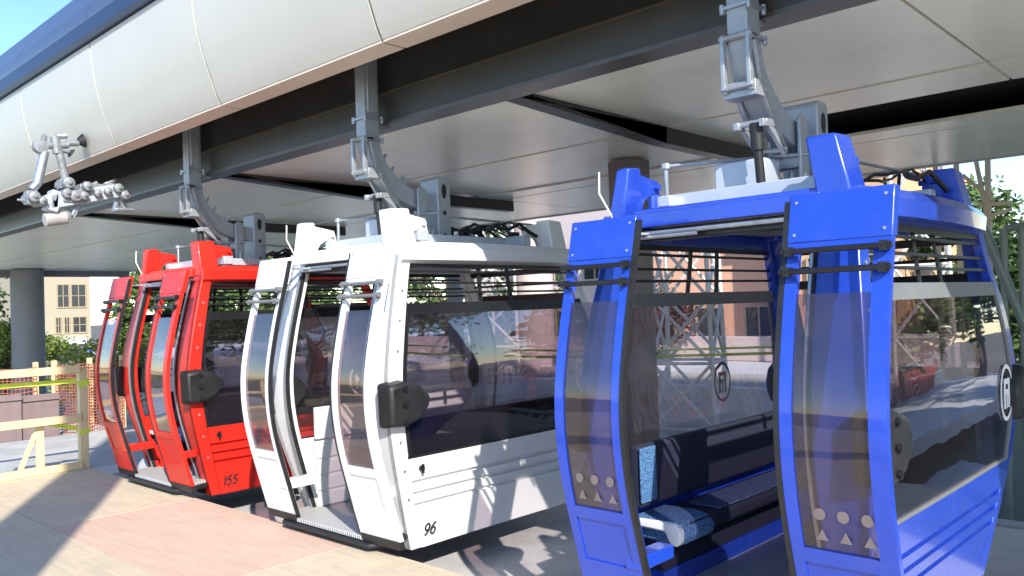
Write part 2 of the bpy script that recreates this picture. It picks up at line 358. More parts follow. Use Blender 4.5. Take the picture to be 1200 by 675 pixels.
def cabin(paint, yc, yaw, label, number, inner_pale=False, emblem_near=None, emblem_far=None, antenna=True):
    root = empty('gondola_cabin', (4.66, yc, 0), yaw, label, 'gondola', 'cable car cabins hanging in a row')
    # --- floor
    MB().prism([(-.84, -.59), (.84, -.59), (.84, .59), (-.84, .59)], 2, -.08, .05).done('floor', DARKIN, root, .01)
    MB().box((-.86, -.62, .052), (.84, .62, .058)).done('floor_plate', CHECK, root)
    tp = MB().prism([(-.87, -.60), (-1.12, -.68), (-1.215, -.60), (-1.215, .44), (-1.12, .56), (-.87, .58)], 2, .07, .10).done('tread_plate', CHECK, root, .006)
    MB().prism([(-.87, -.63), (-1.13, -.72), (-1.245, -.62), (-1.245, .46), (-1.13, .60), (-.87, .61)], 2, .035, .066).done('tread_bumper', RUBBER, tp, .01)
    # --- corner posts with their roof horns
    for sx in (-1, 1):
        for sy in (-1, 1):
            m = MB()
            y0, y1 = sorted((sy * .52, sy * .695))
            def pf_(t, z, sx=sx, sy=sy):
                yi_ = sy * (.52 if sx < 0 else .58); yo_ = sy * (HL - .003 + .85 * bu(z))
                return (sx * asx(sx, z), yi_ * (1 - t) + yo_ * t, z)
            if sx < 0: m.patch(pf_, 0, 1, -.06, 2.13, (.07, 0, 0), 2, 24)
            else:
                m.patch(pf_, 0, 1, -.06, 2.13, (-.05, 0, 0), 2, 24)
            s0, s1 = (.0, .055) if sx < 0 else (.955, 1.0)
            m.patch(lambda s, z: E(sy)(s, z), s0, s1, -.06, 2.13, (0, -sy * .06, 0), 1, 24)
            post = m.done('corner_post', paint, root, .008)
            if sx < 0 and sy < 0:
                for q in range(9):
                    z = .32 + .21 * q; w0 = Vector(E(-1)(.028, z))
                    MB().lathe(w0, [(.011, -.006), (.009, 0)], 8, 1).done('post_rivet', STEELG, post)
            # horn
            h = MB(); th_ = .06 if (sy > 0 and sx < 0) else 0
            X0, X1 = (sx * .955, sx * .75); ya, yb = sy * .69, sy * .52
            xi = -sx * .02
            h.hexa([(X0, ya, 2.04), (X1, ya, 2.04), (X1, yb + th_, 2.04), (X0, yb + th_, 2.04)],
                   [(sx * .95, sy * .61, 2.385), (sx * .775, sy * .61, 2.395), (sx * (.775 + th_), sy * .465 + th_, 2.395), (sx * .95, sy * .465 + th_, 2.385)])
            h.done('roof_horn', paint, post, .014)
            ar = MB(); x1 = sx * (.765 + th_); d = -sx; yb_ = .50 + th_ * .9
            ar.prism([(x1 - d * .02, 2.37), (x1 + d * .20, 2.335), (x1 + d * .22, 2.25), (x1 + d * .14, 2.265), (x1 + d * .06, 2.22), (x1 + d * .01, 2.13), (x1 - d * .02, 2.12)], 1, sy * yb_, sy * (yb_ + .04))
            ar.tube([(x1 + d * .17, sy * (yb_ - .03), 2.30), (x1 + d * .17, sy * (yb_ + .07), 2.30)], .018, 10)
            ar.tube([(x1 + d * .17, sy * (yb_ + .02), 2.16), (x1 + d * .17, sy * (yb_ + .02), 2.26)], .03, 10)
            ar.done('horn_bracket', paint, post)
            # bumper near each corner of the ends, at the waist
            b = MB()
            P = [(0, .84), (0, 1.17), (.09, 1.20), (.24, 1.14), (.29, 1.03), (.27, .95), (.20, .86), (.09, .83)]
            def wpt(u, z, o):
                if sx < 0: x = -aw(z) - .035 + u * 1.18
                else: x = ab(z) + .035 - u * .8
                s_ = (x / asx(sx, z) + 1) / 2
                return (x, E(sy)(min(max(s_, 0), 1), z)[1] + sy * o, z)
            c = (.13, 1.01)
            if sx < 0:
                P = [(-.035, .85), (-.035, 1.16), (.09, 1.18), (.22, 1.14), (.315, 1.05), (.30, .97), (.21, .88), (.09, .84)]
                O = [.09, .09, .10, .09, .07, .065, .085, .095]
            else: O = [.06] * 8
            b.hexa([wpt(u, z, -.05) for u, z in P], [wpt(c[0] + (u - c[0]) * .9, c[1] + (z - c[1]) * .88, o) for (u, z), o in zip(P, O)])
            bo = b.done('bumper', RUBBER, root, .026)
            for z in (.90, 1.01, 1.12):
                k = MB(); w = Vector(wpt(.085, z, .092 if sx < 0 else .056)); k.tube([w, w + Vector((0, sy * .012, 0))], .02, 12)
                k.tube([w + Vector((0, sy * .012, 0)), w + Vector((0, sy * .016, 0))], .010, 8)
                k.done('bumper_bolt', BLACK, bo)
    # --- ends
    for sy in (-1, 1):
        e = E(sy); inn = (0, -sy * .04, 0)
        m = MB().patch(e, .055, .955, -.06, .25, inn, 12, 12)
        # pressed grooves: three raised lands between slots
        z = .25
        for g in (.25, .335, .42):
            m.patch(E_in(sy, .03), .055, .955, g, g + .03, (0, -sy * .01, 0), 12, 1)
            m.patch(e, .055, .955, g + .03, (g + .085 if g < .42 else .62), inn, 12, 4)
        m.done('end_panel', paint, root)
        w = MB().patch(E_in(sy, .006), .06, .95, .625, 1.62, (0, -sy * .008, 0), 16, 14).done('end_window', GLASSD if sy < 0 else GLASS, root)
        MB().patch(e, .055, .955, 1.62, 1.70, (0, -sy * .03, 0), 12, 2).patch(E_in(sy, -.002), .05, .96, .612, .63, (0, -sy * .02, 0), 12, 1).patch(E_in(sy, -.002), .055, .068, .63, 1.62, (0, -sy * .012, 0), 1, 12).patch(E_in(sy, -.002), .938, .955, .63, 1.62, (0, -sy * .012, 0), 1, 12).done('window_frame', RAILG if paint is BLUE else BLACK, w)
        v = MB()
        for zz in (1.765, 1.835, 1.92):
            v.patch(E_in(sy, .012), .055, .955, zz, zz + .016, (0, -sy * .02, 0), 12, 1)
        v.patch(E_in(sy, .01), .055, .955, 1.955, 1.985, (0, -sy * .03, 0), 12, 1)
        for s_ in (.42, .58):
            v.patch(E_in(sy, .045), s_, s_ + .018, 1.70, 1.96, (0, -sy * .01, 0), 1, 3)
        v.done('vent_louvre', BLACK, root)
        # eave visor, arched out from the end
        vs = MB()
        n = 14; rows = []
        for i in range(n + 1):
            k = -1 + 2 * i / n; b_ = 1 - k * k; x = k * .95
            prof = [(.655, 2.13), (.70 + .05 * b_, 2.145 - .01 * k * k), (.735 + .07 * b_, 2.09), (.725 + .06 * b_, 2.01), (.705, 1.985), (.66, 1.985)]
            rows.append([vs.bm.verts.new((x, sy * p, q)) for p, q in prof])
        for a_, b_ in zip(rows, rows[1:]):
            for j in range(6): vs.bm.faces.new([a_[j], a_[(j + 1) % 6], b_[(j + 1) % 6], b_[j]])
        vs.bm.faces.new(rows[0][::-1]); vs.bm.faces.new(rows[-1])
        vs.done('roof_eave', paint, root, angle=25)
        # round city emblem on the pane
        # lock
        if sy < 0:
            p = Vector(e(.10, .53)); MB().tube([p, p + Vector((0, -.02, 0))], .022, 12).box((p.x - .008, p.y - .03, p.z - .035), (p.x + .008, p.y - .018, p.z + .03)).done('panel_lock', BLACK, root)
    # --- back side: glazed fixed wall with lower panel
    b = Ff(1)
    MB().patch(b, -.58, .58, -.06, .62, (-.04, 0, 0), 1, 8).done('back_panel', paint, root)
    w = MB().patch(Ff(1, -.006), -.575, .575, .63, 1.70, (-.008, 0, 0), 1, 14).done('back_window', GLASS, root)
    MB().patch(b, -.58, .58, 1.70, 1.76, (-.03, 0, 0)).patch(b, -.58, .58, .60, .64, (-.03, 0, 0)).patch(b, -.60, -.575, .60, 1.76, (-.025, 0, 0)).patch(b, .575, .60, .60, 1.76, (-.025, 0, 0)).done('window_frame', BLACK, w)
    MB().patch(Ff(1, -.01), -.58, .58, 1.84, 1.86, (-.02, 0, 0)).patch(Ff(1, -.01), -.58, .58, 1.94, 1.99, (-.02, 0, 0)).done('vent_louvre', BLACK, root)
    MB().patch(b, -.68, .68, 2.02, 2.13, (-.05, 0, 0)).done('back_eave', paint, root)
    # --- roof
    MB().box((-.90, -.66, 2.10), (.90, .66, 2.13)).box((-.93, -.52, 2.07), (-.87, .52, 2.15)).done('roof', paint, root, .008)
    MB().box((-.93, -.535, 1.975), (-.84, .535, 2.04)).done('door_track', BLACK, root, .006)
    MB().box((-.975, -.535, 2.045), (-.94, .535, 2.125)).done('door_header', paint, root, .006)
    MB().tube([(-.965, -.52, 2.012), (-.965, .52, 2.012)], .012, 8).tube([(-.985, .1, 1.99), (-.985, .52, 1.99)], .01, 8).done('track_rod', STEELG, root)
    MB().box((-.80, -.60, 2.075), (.80, .60, 2.098)).done('headliner', mat('pale_headliner', (.30, .29, .27), .5), root)
    # --- jamb seals
    for sy in (-1, 1):
        m = MB(); y0, y1 = sorted((sy * .495, sy * .525))
        m.patch(Ff(-1, .012), y0, y1, .06, 2.0, (.03, 0, 0), 1, 20); m.done('door_seal', RUBBER, root)
        m = MB(); y0, y1 = sorted((sy * .505, sy * .517))
        m.patch(Ff(-1, .028), y0, y1, .06, 2.0, (.014, 0, 0), 1, 20); m.done('seal_trim', STEELG, root)
    # --- door leaves (slid open, out in front of the body)
    for (y0, y1) in ((-.95, -.52), (.29, .70)):
        near = y0 < 0
        inner = y1 if near else y0                 # edge facing the opening
        od = .29
        L = Ff(-1, od); th = (.035, 0, 0)
        m = MB(); sw = .075; si = .05
        yA, yB = y0 + (sw if not near else sw), y1 - (sw if near else si)
        if near: yA, yB = y0 + si + .02, y1 - si
        else: yA, yB = y0 + si, y1 - si
        m.patch(L, y0, yA, .13, 1.88, th, 1, 22).patch(L, yB, y1, .13, 1.88, th, 1, 22)
        m.patch(L, yA, yB, .56, .62, th, 1, 2).patch(L, yA, yB, .30, .33, th, 1, 1).patch(L, yA, yB, .13, .30, th, 1, 2).patch(L, yA, yB, 1.84, 1.88, th, 1, 1)
        m.patch(Ff(-1, od - .008), yA, yB, .33, .56, (.02, 0, 0), 1, 3)
        leaf = m.done('door_leaf', paint, root)
        MB().patch(Ff(-1, od + .004), y0 - .003, y1 + .003, 1.876, 2.085, (.055, 0, 0), 1, 4).done('leaf_cap', paint, leaf, .006)
        for (yy, zz) in ((y0 + .03, 1.91), (y1 - .03, 1.91), (y0 + .03, 2.05), (y1 - .03, 2.05)):
            x_ = -(aw(zz) + od + .004); MB().lathe((x_, yy, zz), [(.007, -.004), (.007, .003)], 8, 0).done('cap_rivet', STEELG, leaf)
        MB().patch(Ff(-1, od + .006), y0 + .01, y1 - .01, .07, .128, (.045, 0, 0), 1, 1).done('leaf_foot', RUBBER, leaf)
        MB().patch(Ff(-1, od - .012), yA, yB, .62, 1.66, (.006, 0, 0), 1, 18).done('leaf_window', GLASSC, leaf)
        sw_ = .024 if paint is BLUE else .015; ya, yb = (y1 + .001, y1 + sw_) if near else (y0 - sw_, y0 - .001)
        MB().patch(Ff(-1, od + .004), ya, yb, .13, 2.06, (.03, 0, 0), 1, 24).done('leaf_seal', RUBBER, leaf)
        for zz in (1.755, 1.84):
            g = MB(); x = -(aw(zz) + od + .035)
            g.tube([(x, y0 - .012, zz), (x, y1 + .012, zz)], .0125, 8)
            for yy in (y0 + .02, y1 - .02): g.box((x - .01, yy - .014, zz - .02), (x + .035, yy + .014, zz + .02))
            g.done('leaf_guard_rail', BLACK if paint is not WHITE else RAILG, leaf)
        # hanging arms joining leaf and track
        for yy in (y0 + .12, y1 - .10):
            a = MB(); yc2 = max(-.50, min(.50, yy)); a.bar((-(aw(2.0) + od - .02), yy, 2.01), (-.90, yc2, 2.008), .04, .012)
            a.done('leaf_arm', STEELG, leaf)
        br = MB()
        if not near:
            br.box((-(aw(.36) + od), inner + .0, .33), (-(aw(.36) + .0), inner + .10, .40))
        else:
            br.box((-(aw(.36) + od - .05), inner - .10, .33), (-(aw(.36) + .0), inner - .06, .40))
        br.done('leaf_bracket', paint, leaf, .008)
        # pictograms low on the pane
        for i in range(3):
            yy = y0 + .10 + i * .095; zz = .775; x = lambda z: -(aw(z) + od - .004)
            if yy < yB - .03 and paint is BLUE:
                MB().hexa([(x(zz), yy + .024 * math.cos(t * math.pi / 8), zz + .024 * math.sin(t * math.pi / 8)) for t in range(16)],
                        [(x(zz) + .002, yy + .024 * math.cos(t * math.pi / 8), zz + .024 * math.sin(t * math.pi / 8)) for t in range(16)]).done('round_pictogram', INKP, leaf)
                z2 = .685; T = [(yy - .024, z2 - .018), (yy + .024, z2 - .018), (yy, z2 + .026)]
                MB().hexa([(x(z2), a_, b_) for a_, b_ in T], [(x(z2) + .002, a_, b_) for a_, b_ in T]).done('triangle_pictogram', INKP, leaf)
    # --- benches
    for sy in (-1, 1):
        if inner_pale and sy > 0:
            ip = MB()
            for g in range(4): ip.patch(lambda x, z: (x, .585, z), -.84, .95, .07 + .13 * g, .18 + .13 * g, (0, .03, 0), 1, 1)
            ip.patch(lambda x, z: (x, .60, z), -.84, .95, .06, .60, (0, .03, 0), 1, 1).patch(lambda x, z: (x, .575, z), -.84, .98, .62, .88, (0, .04, 0), 1, 1)
            ip.done('inner_panel', WHITE, root, .006); continue
        pale = False
        bn = MB(); y0, y1 = sorted((sy * .33, sy * .64))
        bn.box((-.80, y0, .37), (.84, y1, .46))
        bench = bn.done('bench', WHITE if pale else NAVY, root, .03)
        MB().box((-.78, *( (sy*.52 if sy>0 else -.62), ), .16), (.80, (.62 if sy > 0 else -.52), .36)).done('bench_base', NAVY, bench)
        MB().box((-.78, (.51 if sy > 0 else -.62), .058), (.80, (.62 if sy > 0 else -.51), .158)).done('bench_plinth', paint, bench)
        y0, y1 = sorted((sy * .56, sy * .635))
        MB().box((-.90, y0, .52), (.90, y1, .86)).done('backrest', WHITE if pale else NAVY, bench, .02)
        if not pale:
            MB().prism([(.325, .352), (.65, .352), (.65, .47), (.42, .475), (.35, .46), (.305, .41)] if sy > 0 else [(-.325, .352), (-.65, .352), (-.65, .47), (-.42, .475), (-.35, .46), (-.305, .41)], 0, -.88, -.55).done('seat_cushion', SPECK, bench, .02)
            MB().box((-.45, -.56, .462) if sy < 0 else (-.45, .34, .462), (.84, (-.34 if sy < 0 else .56), .475)).done('seat_cushion', SPECKD, bench, .005)
            y0, y1 = sorted((sy * .545, sy * .56))
            MB().box((-.91, y0, .55), (-.76, y1, .85)).done('backrest_pad', SPECK, bench, .006)
        # white end cap of the bench
        c = MB(); s2 = sy
        P = [(.66, .47), (.66, .43), (.40, .425), (.375, .37), (.335, .355), (.30, .385), (.30, .445), (.335, .48)]
        c.prism([(s2 * p, q) for p, q in P], 0, -.925, -.885)
        c.done('bench_end_cap', PLASTW, bench, .012)
    # --- grey roof frame
    rf = MB()
    for x in (-.60, .55): rf.box((x - .05, -.56, 2.17), (x + .05, .56, 2.25))
    for y in (-.30, .30): rf.box((-.55, y - .05, 2.175), (.50, y + .05, 2.245))
    for x in (-.60, .55):
        for y in (-.5, .5): rf.box((x - .03, y - .03, 2.13), (x + .03, y + .03, 2.172))
    rf.box((-.78, .38, 2.17), (-.50, .46, 2.23))
    frame = rf.done('roof_frame', ROOFG, root, .006)
    MB().box((-.54, -.06, 2.20), (-.36, .24, 2.40)).done('control_box', ROOFG, frame, .01)
    st = MB().tube([(-.62, .50, 2.42), (-.20, -.30, 2.43)], .010, 8).tube([(-.62, .5, 2.25), (-.62, .5, 2.43)], .012, 8).tube([(-.1, -.3, 2.40), (.75, -.45, 2.36)], .010, 8)
    st.lathe((-.62, .5, 2.42), [(.004, -.02), (.026, -.015), (.026, .015), (.004, .02)], 10)
    for i in range(6): st.tube([(-.3 + .05 * i, -.05 - .1 * (i % 2), 2.25), (-.3 + .05 * i, -.05 - .1 * (i % 2), 2.31 + .02 * (i % 3))], .014, 8)
    st.done('roof_rod', STEELG, frame)
    cb = MB()
    rnd = random.Random(3)
    for i in range(9):
        y = -.55 + .08 * i + rnd.uniform(-.03, .03); p = []
        x0, x1 = rnd.uniform(-.1, .25), rnd.uniform(.5, .82)
        for k in range(7):
            t = k / 6; p.append((x0 + (x1 - x0) * t, y + .05 * math.sin(t * 5 + i), 2.24 + .10 * math.sin(t * math.pi) * rnd.uniform(.3, 1.1) + .05 * (1 - t)))
        cb.tube(p, rnd.uniform(.007, .016), 7)
    for i in range(7):
        x = rnd.uniform(.1, .7); y = rnd.uniform(-.5, .4); z = 2.25 + rnd.uniform(0, .06)
        cb.box((x, y, z), (x + rnd.uniform(.04, .13), y + rnd.uniform(.03, .09), z + rnd.uniform(.02, .06)))
    cb.done('roof_cable', BLACK, frame)
    if antenna:
        MB().tube([(-.93, .62, 2.06), (-.99, .70, 2.26), (-.985, .70, 2.38)], .006, 6).done('antenna', mat('pale_wire', (.6, .58, .52), .5), root)
    # --- hanger
    path = [(-.71, 0, 4.05), (-.71, 0, 3.35), (-.71, 0, 3.06), (-.705, 0, 2.96), (-.68, 0, 2.86), (-.62, 0, 2.76), (-.53, 0, 2.67), (-.42, 0, 2.60), (-.30, 0, 2.555), (-.08, 0, 2.52)]
    hg = MB().sweep(path, .115, .14)
    hg.sweep([(-.71, 0, 4.04), (-.71, 0, 3.2)], .14, .09)
    for sgn in (-1, 1):
        y0, y1 = sorted((sgn * .075, sgn * .095))
        hg.prism([(-.30, 2.16), (-.30, 2.63), (-.26, 2.655), (-.20, 2.63), (-.20, 2.16)], 1, y0, y1)
    hg.box((-.30, -.075, 2.18), (-.20, .075, 2.26)).box((-.29, -.075, 2.36), (-.21, .075, 2.42))
    hang = hg.done('hanger_arm', HANG, root, .006); hang.location.y = -.06
    pl = MB().prism([(-.10, 2.16), (-.10, 2.73), (-.07, 2.755), (.02, 2.755), (.045, 2.73), (.045, 2.16)], 1, -.11, .11)
    pl.done('hanger_plate', HANG, hang, .01)
    MB().hexa([(-.03 + .025 * math.cos(t * math.pi / 8), -.112, 2.63 + .06 * math.sin(t * math.pi / 8)) for t in range(16)],
              [(-.03 + .025 * math.cos(t * math.pi / 8), -.116, 2.63 + .06 * math.sin(t * math.pi / 8)) for t in range(16)]).done('plate_slot', BLACK, hang)
    for z in (2.26, 2.45): MB().lathe((-.03, -.112, z), [(.018, -.006), (.018, .001)], 10, 1).done('plate_hole', BLACK, hang)
    for z in (3.14, 2.98):
        co = MB().box((-.80, -.085, z), (-.62, .085, z + .016))
        for y in (-.075, .075):
            for x in (-.79, -.63): co.lathe((x, y, z), [(.013, -.02), (.013, .03)], 8)
        co.done('hanger_collar', STEELG, hang)
    MB().prism([(-.63, 3.12), (-.52, 3.15), (-.50, 3.22), (-.475, 3.22), (-.48, 3.13), (-.54, 3.09), (-.63, 3.06)], 1, -.02, .02).done('hanger_hook', STEELG, hang)
    for (x, z, dx, dz) in ((-.59, 2.86, .05, .035), (-.51, 2.76, .045, .045), (-.40, 2.69, .03, .055), (-.36, 2.66, .02, .06)):
        MB().tube([(x, -.0, z - .05), (x + dx, 0, z + dz)], .011, 8).done('hanger_bolt', STEELG, hang)
    lk = MB()
    for y in (-.072, .072):
        lk.bar((-.80, y, 3.0), (-.80, y, 2.72), .022, .034, (1, 0, 0)); lk.bar((-.74, y, 2.97), (-.66, y, 2.68), .02, .034, (1, 0, 0))
        lk.bar((-.80, y, 2.72), (-.64, y, 2.74), .026, .035); lk.bar((-.80, y, 2.99), (-.72, y, 2.99), .026, .035)
        lk.bar((-.66, y, 2.72), (-.47, y, 2.45), .024, .045); lk.bar((-.62, y, 2.545), (-.44, y, 2.42), .024, .035)
        lk.bar((-.70, y, 2.55), (-.58, y, 2.56), .03, .04)
    for x, z in ((-.80, 2.99), (-.80, 2.73), (-.66, 2.72), (-.66, 2.56), (-.46, 2.44)):
        lk.tube([(x, -.09, z), (x, .09, z)], .016, 10)
    lk.box((-.78, -.09, 2.68), (-.68, .09, 2.76))
    lk.done('hanger_linkage', LINKM, hang, .003)
    MB().tube([(-.655, -.02, 2.56), (-.645, -.02, 2.42)], .034, 14).tube([(-.646, -.02, 2.44), (-.62, -.02, 2.20)], .024, 12).done('damper', RUBBER, hang)
    # --- number on the near end, low by the door corner
    if number:
        arc = lambda cx, cy, rx, ry, a0, a1, n=10: [(cx + rx * math.cos(R(a0 + (a1 - a0) * i / n)), cy + ry * math.sin(R(a0 + (a1 - a0) * i / n))) for i in range(n + 1)]
        GL = {'1': [(.10, .70), (.25, .95), (.25, .02)],
              '5': [(.50, .97), (.16, .97), (.12, .58)] + arc(.26, .31, .27, .30, 100, -125, 12),
              '6': [(.46, .97)] + arc(.52, .34, .47, .60, 120, 180, 6) + arc(.29, .29, .24, .28, 180, 540, 16),
              '9': [(.12, .02)] + arc(.06, .66, .47, .60, -60, 0, 6) + arc(.29, .70, .24, .28, 0, 360, 16)}
        bld = MB(); cx = -.775
        for ch in number:
            pts = []
            for u, v in GL[ch]:
                zz = .022 + .085 * v; xx = cx + .085 * u + .015 * v
                pts.append(Vector((xx, E(-1)((xx / aw(zz) + 1) / 2, zz)[1] - .002, zz)))
            bld.tube(pts, .0075, 8)
            cx += .036 if ch == '1' else .060
        bld.done('cabin_number', INKB, root)
    # --- emblems
    def emblem(sy, s_, z0, r, rz, m, front):
        g = MB(); x0 = (2 * s_ - 1) * asx(2 * s_ - 1, z0)
        def pt(dx, dz, o):
            z = z0 + dz; x = x0 + dx; ss = (x / asx(x, z) + 1) / 2
            return (x, E(sy)(ss, z)[1] + sy * o, z)
        n = 32
        def ring(ra, rb, za, zb):
            for k in range(n):
                a, b2 = 2 * math.pi * k / n, 2 * math.pi * (k + 1) / n
                C = [(ra * math.cos(a), za * math.sin(a)), (rb * math.cos(a), zb * math.sin(a)), (rb * math.cos(b2), zb * math.sin(b2)), (ra * math.cos(b2), za * math.sin(b2))]
                g.hexa([pt(u, v, front) for u, v in C], [pt(u, v, front + .002) for u, v in C])
        ring(r, r * .86, rz, rz * .86)
        def blk(u0, u1, v0, v1):
            C = [(u0 * r, v0 * rz), (u1 * r, v0 * rz), (u1 * r, v1 * rz), (u0 * r, v1 * rz)]
            g.hexa([pt(u, v, front) for u, v in C], [pt(u, v, front + .002) for u, v in C])
        blk(-.45, -.22, -.55, .5); blk(.22, .45, -.55, .5); blk(-.22, .22, .3, .5); blk(-.3, .3, -.05, .12); blk(-.08, .08, -.55, -.05)
        return g.done('window_emblem', m, root)
    if emblem_near: emblem(-1, *emblem_near)
    if emblem_far: emblem(1, *emblem_far)
    return root

cb_blue = cabin(BLUE, 2.055, R(-.6), 'blue cable car cabin with both doors open, nearest the camera', None,
                emblem_near=(.895, 1.03, .15, .17, INKW, .003), emblem_far=(.66, 1.09, .11, .135, INKB, .003))
cb_white = cabin(WHITE, 5.26, 0, 'white cable car cabin numbered 96 hanging between the red and blue ones', '96', inner_pale=True,
                 emblem_near=(.88, 1.04, .12, .14, INKW, .003), emblem_far=(.40, 1.05, .12, .14, INKW, .003))
cb_red = cabin(RED, 8.22, 0, 'red cable car cabin numbered 155, farthest of the three by the timber fence', '155')
# coloured lettering disc on the white cabin's near pane
m = MB(); e = E(-1)
for k in range(3):
    pass
m.bm.free()

# ------------------------------------------------------------------ station structure (canopy)
st = empty('station_canopy', (4.2, 8, 3.1), 0, 'pale metal station canopy with curved edge panels and dark rail beam above the cabins', 'canopy')
def world_part(mb, name, m, **k):
    for v in mb.bm.verts: v.co -= Vector((4.2, 8, 3.1))
    return mb.done(name, m, st, **k)
Y0, Y1 = -9.0, 26.5
prof = [(3.40, 3.44), (3.36, 3.52), (3.325, 3.62), (3.275, 3.76), (3.235, 3.9), (3.20, 4.05), (3.18, 4.18), (3.165, 4.32), (3.158, 4.44)]
joints = [-8.8 + 2.183 * i + .0 for i in range(0, 17)]
off0 = 6.48 - round((6.48 + 8.8) / 2.183) * 2.183 + 8.8
joints = [Y0] + [j for j in [6.48 + 2.183 * i for i in range(-7, 10)] if Y0 < j < Y1] + [Y1]
for a, b in zip(joints, joints[1:]):
    g = .012
    m = MB()
    def pf(y, t, P=prof):
        k = min(int(t), len(P) - 2); u = t - k
        return (P[k][0] * (1 - u) + P[k + 1][0] * u, y, P[k][1] * (1 - u) + P[k + 1][1] * u)
    m.patch(pf, a + g, b - g, 0, len(prof) - 1, (.04, 0, 0), 1, len(prof) - 1)
    world_part(m, 'edge_panel', CREAM)
    world_part(MB().box((3.405, a + g, 3.425), (3.60, b - g, 3.439)), 'edge_lip', LIP_LIT)
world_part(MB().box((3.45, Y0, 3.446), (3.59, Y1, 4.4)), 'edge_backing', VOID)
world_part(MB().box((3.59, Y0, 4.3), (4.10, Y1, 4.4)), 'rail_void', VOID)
rp = [(3.12, 4.45), (3.10, 4.50), (3.125, 4.66), (3.17, 4.85), (3.36, 5.2), (3.6, 5.45), (3.9, 5.78), (4.4, 6.15), (5.2, 6.5), (6.5, 6.75), (8.5, 6.6), (10.0, 5.6), (10.7, 4.4)]
m = MB()
for (x0, z0), (x1, z1) in zip(rp[:2], rp[1:3]):
    m.hexa([(x0, Y0, z0), (x1, Y0, z1), (x1 + .05, Y0, z1), (x0 + .05, Y0, z0)], [(x0, Y1, z0), (x1, Y1, z1), (x1 + .05, Y1, z1), (x0 + .05, Y1, z0)])
world_part(m, 'gutter_flashing', ROOFN)
for a, b in zip(joints, joints[1:]):
    m = MB()
    for (x0, z0), (x1, z1) in zip(rp[2:], rp[3:]):
        m.hexa([(x0, a + .008, z0), (x1, a + .008, z1), (x1 + .03, a + .008, z1 - .05), (x0 + .03, a + .008, z0 - .05)], [(x0, b - .008, z0), (x1, b - .008, z1), (x1 + .03, b - .008, z1 - .05), (x0 + .03, b - .008, z0 - .05)])
    bmesh.ops.remove_doubles(m.bm, verts=m.bm.verts, dist=.0005)
    world_part(m, 'roof_panel', ROOFB, angle=50)
world_part(MB().box((4.10, Y0, 3.15), (4.27, Y1, 4.2)), 'rail_beam', BEAM)
world_part(MB().box((4.085, Y0, 3.12), (4.285, Y1, 3.148)).box((4.06, Y0, 3.36), (4.098, Y1, 3.37)), 'beam_flange', BEAML)
# soffit panels: strips along y
strips = [(4.30, 6.16, 3.17), (6.20, 6.83, 3.165), (8.02, 8.43, 3.17), (8.47, 10.65, 3.17)]
cross = [-9, -5.0, -1.6, 1.40, 3.9, 8.1, 12.2, 19.0, 26.5]
for (x0, x1, z) in strips:
    for a, b in zip(cross, cross[1:]):
        ga = .010 if (x0 > 6 or a in (-1.6, 1.40, 19.0)) else .09
        world_part(MB().box((x0, a + ga, z), (x1, b - .01, z + .03)), 'soffit_panel', CEIL)
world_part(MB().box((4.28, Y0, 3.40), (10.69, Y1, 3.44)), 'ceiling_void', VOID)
world_part(MB().box((10.66, Y0, 3.15), (10.72, Y1, 4.45)), 'outer_edge', CREAM)
world_part(MB().box((6.84, Y0, 3.34), (7.35, 1.9, 3.36)).box((6.84, 3.5, 3.19), (8.0, Y1, 3.21)), 'recess_panel', CEIL)
# cross girders dropping below the soffit with tapered ends at the rail beam
for y in (3.9, 8.1, 12.2):
    gi = MB()
    gi.hexa([(4.29, y - .02, 3.165), (4.29, y + .12, 3.165), (6.16, y + .12, 3.165), (6.16, y - .02, 3.165)][::-1], [(4.29, y - .02, 3.12), (4.29, y + .12, 3.12), (6.16, y + .12, 3.02), (6.16, y - .02, 3.02)])
    gi.box((6.165, y - .02, 3.02), (8.7, y + .12, 3.165))
    world_part(gi, 'cross_girder', BEAM)
# far end fascia of the canopy
world_part(MB().box((4.3, Y1, 3.0), (10.7, Y1 + .15, 4.2)), 'end_fascia', COLM)

# columns
def column(x, y, z0, z1, r, label, m=COLM, taper=0):
    c = empty('support_column', (x, y, z0), 0, label, 'column')
    MB().lathe((0, 0, 0), [(r, 0), (r - taper, z1 - z0)], 40).done('column_shaft', m, c)
    MB().lathe((0, 0, 0), [(r + .07, -.02), (r + .07, .06), (r + .01, .10)], 40).done('base_collar', m, c)
    return c
column(7.65, 26.0, -1.6, 3.16, .42, 'thick grey column holding up the far end of the canopy')
column(7.35, 5.12, -1.6, 3.16, .22, 'taupe column rising behind the blue cabin to the soffit', mat('taupe_paint', (.20, .18, .165), .6))
column(-1.9, .32, 0, 9.0, .36, 'grey column standing behind the camera that shades the plywood')

# ------------------------------------------------------------------ ground, platform
def ground(name, lo, hi, m):
    return MB().box(lo, hi).done(name, m, None, kind='structure')
MB().box((-400, -400, -1.9), (600, 700, -1.62)).done('ground', SOIL, kind='structure')
ground('deck_floor', (3.60, -9, -.6), (7.7, 9.4, -.30), CONC)
ground('concrete_landing', (3.0, 10.02, -.7), (7.7, 13.2, -.012), CONC)
ground('landing_edge', (3.545, 9.42, -.7), (7.7, 10.0, -.016), CONCP)
ground('platform_substructure', (-8, -9, -1.6), (3.50, 10.0, -.05), CONC)
